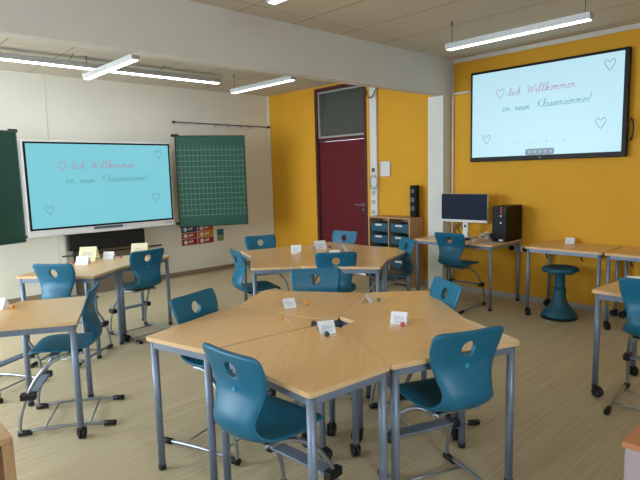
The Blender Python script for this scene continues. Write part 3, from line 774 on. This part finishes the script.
# corner cabinets at the bottom edge
oc = empty('open_cabinet', (.055, 2.52, 0), 0, 'pale wood open cabinet, only its top corner in the lower left', 'cabinet')
f = MB()
f.box(-.41, -.224, .0, -.37, .224, .575, .002).box(.37, -.224, .0, .41, .224, .575, .002).box(-.41, -.224, .5755, .41, .224, .60, .002)
f.build('carcass', M['woodside'], oc)
MB().box(-.369, .205, .0, .369, .222, .575).build('back_panel', M['darkgap'], oc)  # near-black colour paints in the shade of the open interior
MB().box(-.369, -.20, .28, .369, .204, .30).build('shelf', M['woodside'], oc)
lc = empty('low_cabinet', (2.35, .195, 0), 0, 'low cabinet with wooden top and pale lilac front, lower right corner', 'cabinet')
MB().box(-.30, -.39, .0, .30, .39, .578, .003).build('body', M['lilac'], lc)
MB().box(-.304, -.398, .5785, .304, .40, .60, .003).build('top', mat('orange_brown_top', srgb(196, 128, 84), .5, vary=.1, vscale=8), lc)

# ------------------------------------------------------------------ name cards, sweets, papers
def name_card(x, y, rz, w_, h_, m, label, group='folded name cards on the tables', text=True, z=TZ):
    e = empty('name_card', (x, y, z), R(rz), label, 'name card', group)
    sp_ = h_*.72; t = .0012; b = MB()
    for s in (-1, 1):
        A = [(0, h_), (s*sp_, .0), (s*sp_-s*t, 0), (0, h_-t*2)]
        lo = [b.bm.verts.new((-w_/2, yy, zz)) for yy, zz in A]; hi = [b.bm.verts.new((w_/2, yy, zz)) for yy, zz in A]
        b.bm.faces.new(lo); b.bm.faces.new(hi[::-1])
        for i in range(4): b.bm.faces.new((lo[i], lo[(i+1) % 4], hi[(i+1) % 4], hi[i]))
    b.build('folded_paper', m, e)
    if text:
        q = MB()
        st_ = [[(-.3, .35), (-.2, .7), (-.1, .35), (0, .65), (.08, .4)], [(.12, .6), (.2, .38), (.3, .62)], [(-.25, .2), (.25, .22)]]
        for s_ in st_: q.ribbon([(u.x*w_, u.y*h_) for u in spline([Vector(p_) for p_ in s_], 4)], w_*.02, 0, .0006)
        for v in q.bm.verts: v.co.y += -sp_*(1-v.co.z/h_)-.0008
        q.build('writing', M['cardtext'], e)
    return e
def lollipop(x, y, rz, m, label, z=TZ, r_=.014, L_=.075):
    e = empty('lollipop', (x, y, z), R(rz), label, 'lollipop', 'sweets beside the name cards')
    pr = [(r_*math.sin(a), -r_*math.cos(a)) for a in [PI*k/10 for k in range(1, 10)]]
    MB().lathe(pr, 18, (0, 0, r_)).build('sweet', m, e)
    MB().tube([(-r_*.9, 0, r_), (-L_, 0, .003)], .0018, 8).build('stick', M['paper'], e)
    return e
V = -43.2+0
name_card(2.12, 2.565, V+22, .078, .055, M['paper'], 'name card at the left rear of the near table cluster by the yellow lollipop')
lollipop(2.223, 2.505, V+5, M['orange'], 'yellow orange lollipop on the near table cluster')
lollipop(1.895, 2.355, V+150, M['orange'], 'small orange sweet lying before the left rear name card', r_=.010, L_=.05)
name_card(1.905, 2.0, V+16, .09, .06, M['paper'], 'name card in front of the centre hole by the dark lollipop')
lollipop(1.845, 1.93, V+170, M['darksweet'], 'dark grey lollipop in front of the centre hole')
name_card(2.535, 2.27, V+70, .065, .052, M['paper'], 'name card seen end on as a triangle by the green lollipop', text=False)
lollipop(2.588, 2.212, V+20, M['green'], 'green lollipop on the right rear table')
name_card(2.305, 1.82, V-18, .09, .06, M['paper'], 'name card with blue drawing by the pink lollipop')
lollipop(2.245, 1.75, V-4, M['pink'], 'pink lollipop on the front right table')
name_card(3.71, 4.33, V, .11, .08, M['paper'], 'leftmost name card on the rear table cluster')
lollipop(3.665, 4.24, V+60, M['paper'], 'white wrapped sweet before the leftmost rear table cluster card')
name_card(4.06, 4.33, V+20, .13, .09, M['paper'], 'tall white name card in the middle of the rear table cluster')
lollipop(4.14, 4.25, V, M['darksweet'], 'dark sweet right of the tall middle name card')
name_card(4.07, 3.98, V+70, .09, .075, M['paper'], 'name card seen edge on at the right of the rear table cluster', text=False)
name_card(3.93, 3.96, V, .11, .03, M['paper'], 'flat white card beside the edge on card of the rear table cluster', text=False)
lollipop(4.17, 3.90, V, M['orange'], 'orange sweet at the right of the rear table cluster')
name_card(1.88, 5.48, V+6, .12, .08, M['paper'], 'white name card at the left below the display')
lollipop(1.80, 5.54, V+170, M['pink'], 'pink sweet left of the white card below the display')
name_card(2.20, 5.62, V+4, .11, .075, M['paper'], 'white name card at the right below the display')
lollipop(2.30, 5.56, V, M['pink'], 'red sweet right of the white card below the display')
name_card(.815, 4.02, V, .10, .07, M['paper'], 'name card at the left picture edge')
lollipop(.875, 3.935, V-10, M['orange'], 'orange lollipop at the left picture edge', r_=.013)
name_card(6.03, 2.36, -80, .095, .06, M['paper'], 'white name card on the wheeled table above the stool')
name_card(4.00, 1.12, -60, .12, .09, M['paper'], 'white card beside the chair at the right picture edge', text=False)
for x, y, lb in ((2.02, 5.70, 'pale yellow upright paper at the left below the display'), (2.50, 5.52, 'pale yellow upright paper behind the dark chair back')):
    name_card(x, y, V+8, .17, .14, M['ypaper'], lb, 'pale yellow folded papers')

# ------------------------------------------------------------------ light
wd = bpy.data.worlds.new('sky'); S.world = wd; wd.use_nodes = True
bg = wd.node_tree.nodes['Background']
bg.inputs['Color'].default_value = (.76, .88, 1, 1); bg.inputs['Strength'].default_value = 14
for a, b in wins:
    ld = bpy.data.lights.new('window_portal', 'AREA'); ld.shape = 'RECTANGLE'; ld.size = b-a; ld.size_y = 1.8
    ld.cycles.is_portal = True
    lo = bpy.data.objects.new('window_portal', ld); C.objects.link(lo)
    lo.location = (XL-.05, (a+b)/2, 1.82); lo.rotation_euler = (R(90), 0, R(-90))
ld = bpy.data.lights.new('window_portal', 'AREA'); ld.shape = 'RECTANGLE'; ld.size = WX1-WX0; ld.size_y = 1.3  # portal in the opening of the added rear window
ld.cycles.is_portal = True
lo = bpy.data.objects.new('window_portal', ld); C.objects.link(lo)
lo.location = ((WX0+WX1)/2, YB-.01, 1.95); lo.rotation_euler = (R(90), 0, 0)
# ------------------------------------------------------------------ camera
yw, pt, rl = R(43.22506694), R(7.13683043), R(-1.50656833)
fw = Vector((math.sin(yw)*math.cos(pt), math.cos(yw)*math.cos(pt), -math.sin(pt)))
rt = Vector((math.cos(yw), -math.sin(yw), 0)); up = rt.cross(fw)
rt2 = rt*math.cos(rl)+up*math.sin(rl); up2 = -rt*math.sin(rl)+up*math.cos(rl)
cam = bpy.data.cameras.new('camera'); co = bpy.data.objects.new('camera', cam); C.objects.link(co)
cam.sensor_width = 36; cam.lens = 531.954/640*36; cam.clip_start = .05
mw = Matrix((( rt2.x, up2.x, -fw.x, 0), (rt2.y, up2.y, -fw.y, 0), (rt2.z, up2.z, -fw.z, 1.6), (0, 0, 0, 1)))
co.matrix_world = mw
S.camera = co
S.view_settings.view_transform = 'Standard'; S.view_settings.look = 'None'
S.view_settings.exposure = .42; S.view_settings.gamma = 1; S.view_settings.use_curve_mapping = False
